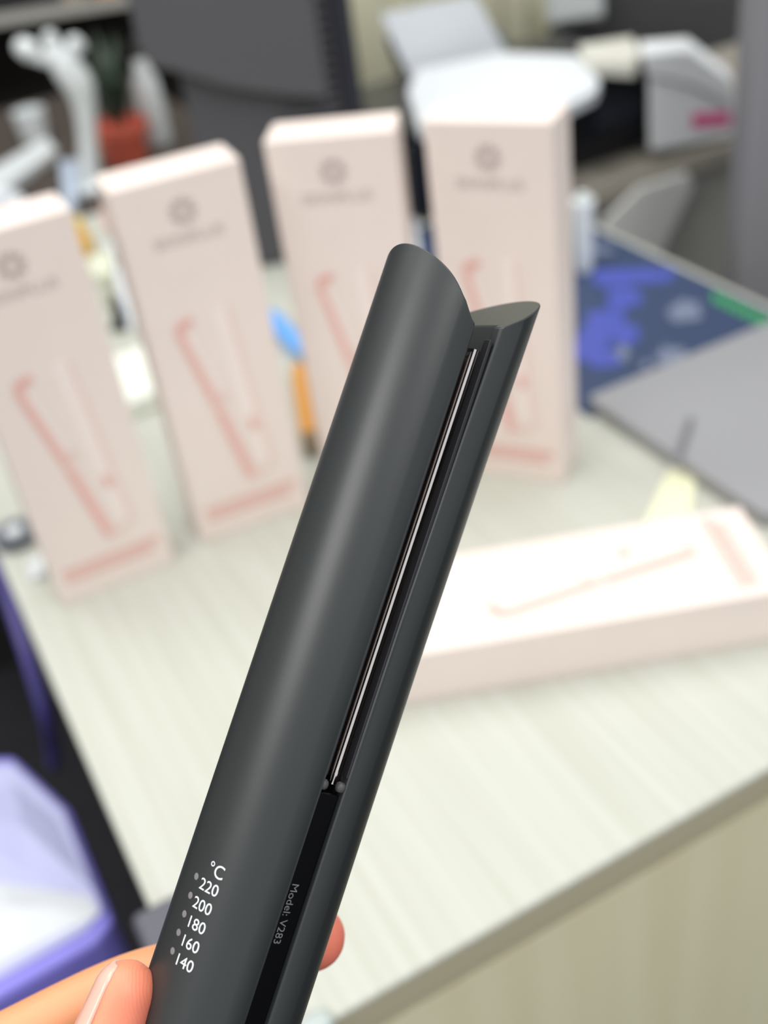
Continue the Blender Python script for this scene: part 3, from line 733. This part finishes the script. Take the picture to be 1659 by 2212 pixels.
slab('white_tray', 'white tray lying slanted at the far left of the desk', 'tray', [(-60, 385), (100, 292), (122, 318), (-20, 420)], .02, M_whitep, .005)
upright('white_cup', 'small white cup behind the left end carton', 'cup', 78, 300, [(.0005, 0), (.022, 0), (.028, .05), (.025, .05), (.02, .006), (.0005, .006)], M_whitep)
crumple('white_tissue', 'crumpled white tissue on the left end carton row behind the first box', 'tissue', on_desk(4, 470), (.035, .03, .03), M_white, 12)
slab('blue_paper', 'pale blue paper strip between figurine and left end carton', 'paper', [(128, 345), (168, 345), (160, 450), (138, 440)], .02, M_bluegrey, .001)
upright('orange_jar', 'small orange jar left of the terracotta pot', 'jar', 232, 318, [(.0005, 0), (.018, 0), (.02, .004), (.02, .035), (.015, .04), (.0005, .04)], M_orange)
slab('pink_slip', 'small pink slip at the left side of the second carton', 'paper', [(218, 448), (236, 445), (246, 486), (228, 488)], .008, mat('pink_slip', (.82, .42, .42), .6), .0005)

# ------------------------------------------------------------------ chair with lavender box, lower left beside the desk
zs = .46
ch = root('chair', 'black chair pushed against the left side of the desk', 'chair', at(60, 1750, 0))
cc = dl(at(60, 1700, zs))
def cbox(nm, x0, x1, y0, y1, z0, z1, mm, bv=.012): box(nm, (x0, x1, y0, y1, z0, z1), mm, ch, M=DM, bevel=bv)
cx1 = -.045
cbox('seat', cx1-.46, cx1, -.12, .40, zs-.07, zs, M_blackmet, .02)
cbox('backrest', cx1-.52, cx1-.47, -.10, .38, zs+.12, zs+.55, M_blackmet, .02)
for lx in (cx1-.44, cx1-.06):
    for ly in (-.08, .33): cbox('leg', lx, lx+.03, ly, ly+.03, 0, zs-.0702, M_dark, .004)
for ly in (-.02, .28): cbox('back_post', cx1-.50, cx1-.48, ly, ly+.03, zs-.03, zs+.13, M_dark, .003)
zl = zs+.10
lb = [at(px, py, zl) for px, py in ((-140, 1640), (28, 1632), (150, 1745), (246, 1985), (205, 2035), (-140, 2230))]
lr = root('gift_box', 'lavender gift box with pale lid on the chair at lower left', 'box', sum(lb, Vector())/6-Vector((0, 0, .1)))
prism('box_body', [(p.x, p.y) for p in lb], zs+.0004, zl, M_lav, lr, bevel=.006)
c0 = sum(lb, Vector())/6
l2 = [c0+(p-c0)*.89 for p in lb]
psh = prism('pale_sheet', [(p.x, p.y) for p in l2], zl+.0003, zl+.004, M_lavw, lr, bevel=.001)
# folded facets of the pale sheet
fc = [at(px, py, zl+.0045) for px, py in ((-100, 1850), (30, 1700), (130, 1790), (225, 1975))]
def fold(pix, lift, mm):
    p = [at(px, py, zl+.0046) for px, py in pix]; q = sum(p, Vector())/len(p)+Vector((0, 0, lift)); kk = len(p)
    mobj('fold', p+[q]+[v-Vector((0, 0, .0003)) for v in p], [(i, (i+1) % kk, kk) for i in range(kk)]+[tuple(range(kk+1, 2*kk+1))]+[(i, (i+1) % kk, kk+1+(i+1) % kk, kk+1+i) for i in range(kk)], mm, psh)
fold([(-120, 1760), (30, 1690), (120, 1770), (205, 1925), (60, 1880)], .012, M_lavw)
fold([(-120, 2140), (215, 1975), (190, 1935), (0, 1905), (-120, 1960)], .012, M_white)
stp = [at(px, py, z) for px, py, z in ((-60, 1080, .66), (8, 1262, .66), (52, 1390, .64), (95, 1530, .58), (112, 1610, .50), (116, 1650, .468))]
tag(tube('lavender_strap', stp, [.007]*6, mat('lavender_cord', (.10, .085, .30), .4), None, 14), 'thin lavender strap hanging over the black chair behind the gift box', 'strap')
# pale board added as the lit part of the printer table's front panel
bpt = [at_y(px, py, SY0-.012) for px, py in ((1310, 476), (1385, 405), (1486, 374), (1500, 400), (1425, 560), (1290, 600))]
bbk = [p+S2*.009 for p in bpt]
tag(mobj('lit_panel_board', bpt+bbk, [tuple(range(6)), tuple(range(6, 12))]+[(i, (i+1) % 6, 6+(i+1) % 6, 6+i) for i in range(6)], mat('lit_panel_grey', (.72, .72, .70), .5), None, bevel=.003), 'light grey board added as the lit part of the printer table front', 'board')
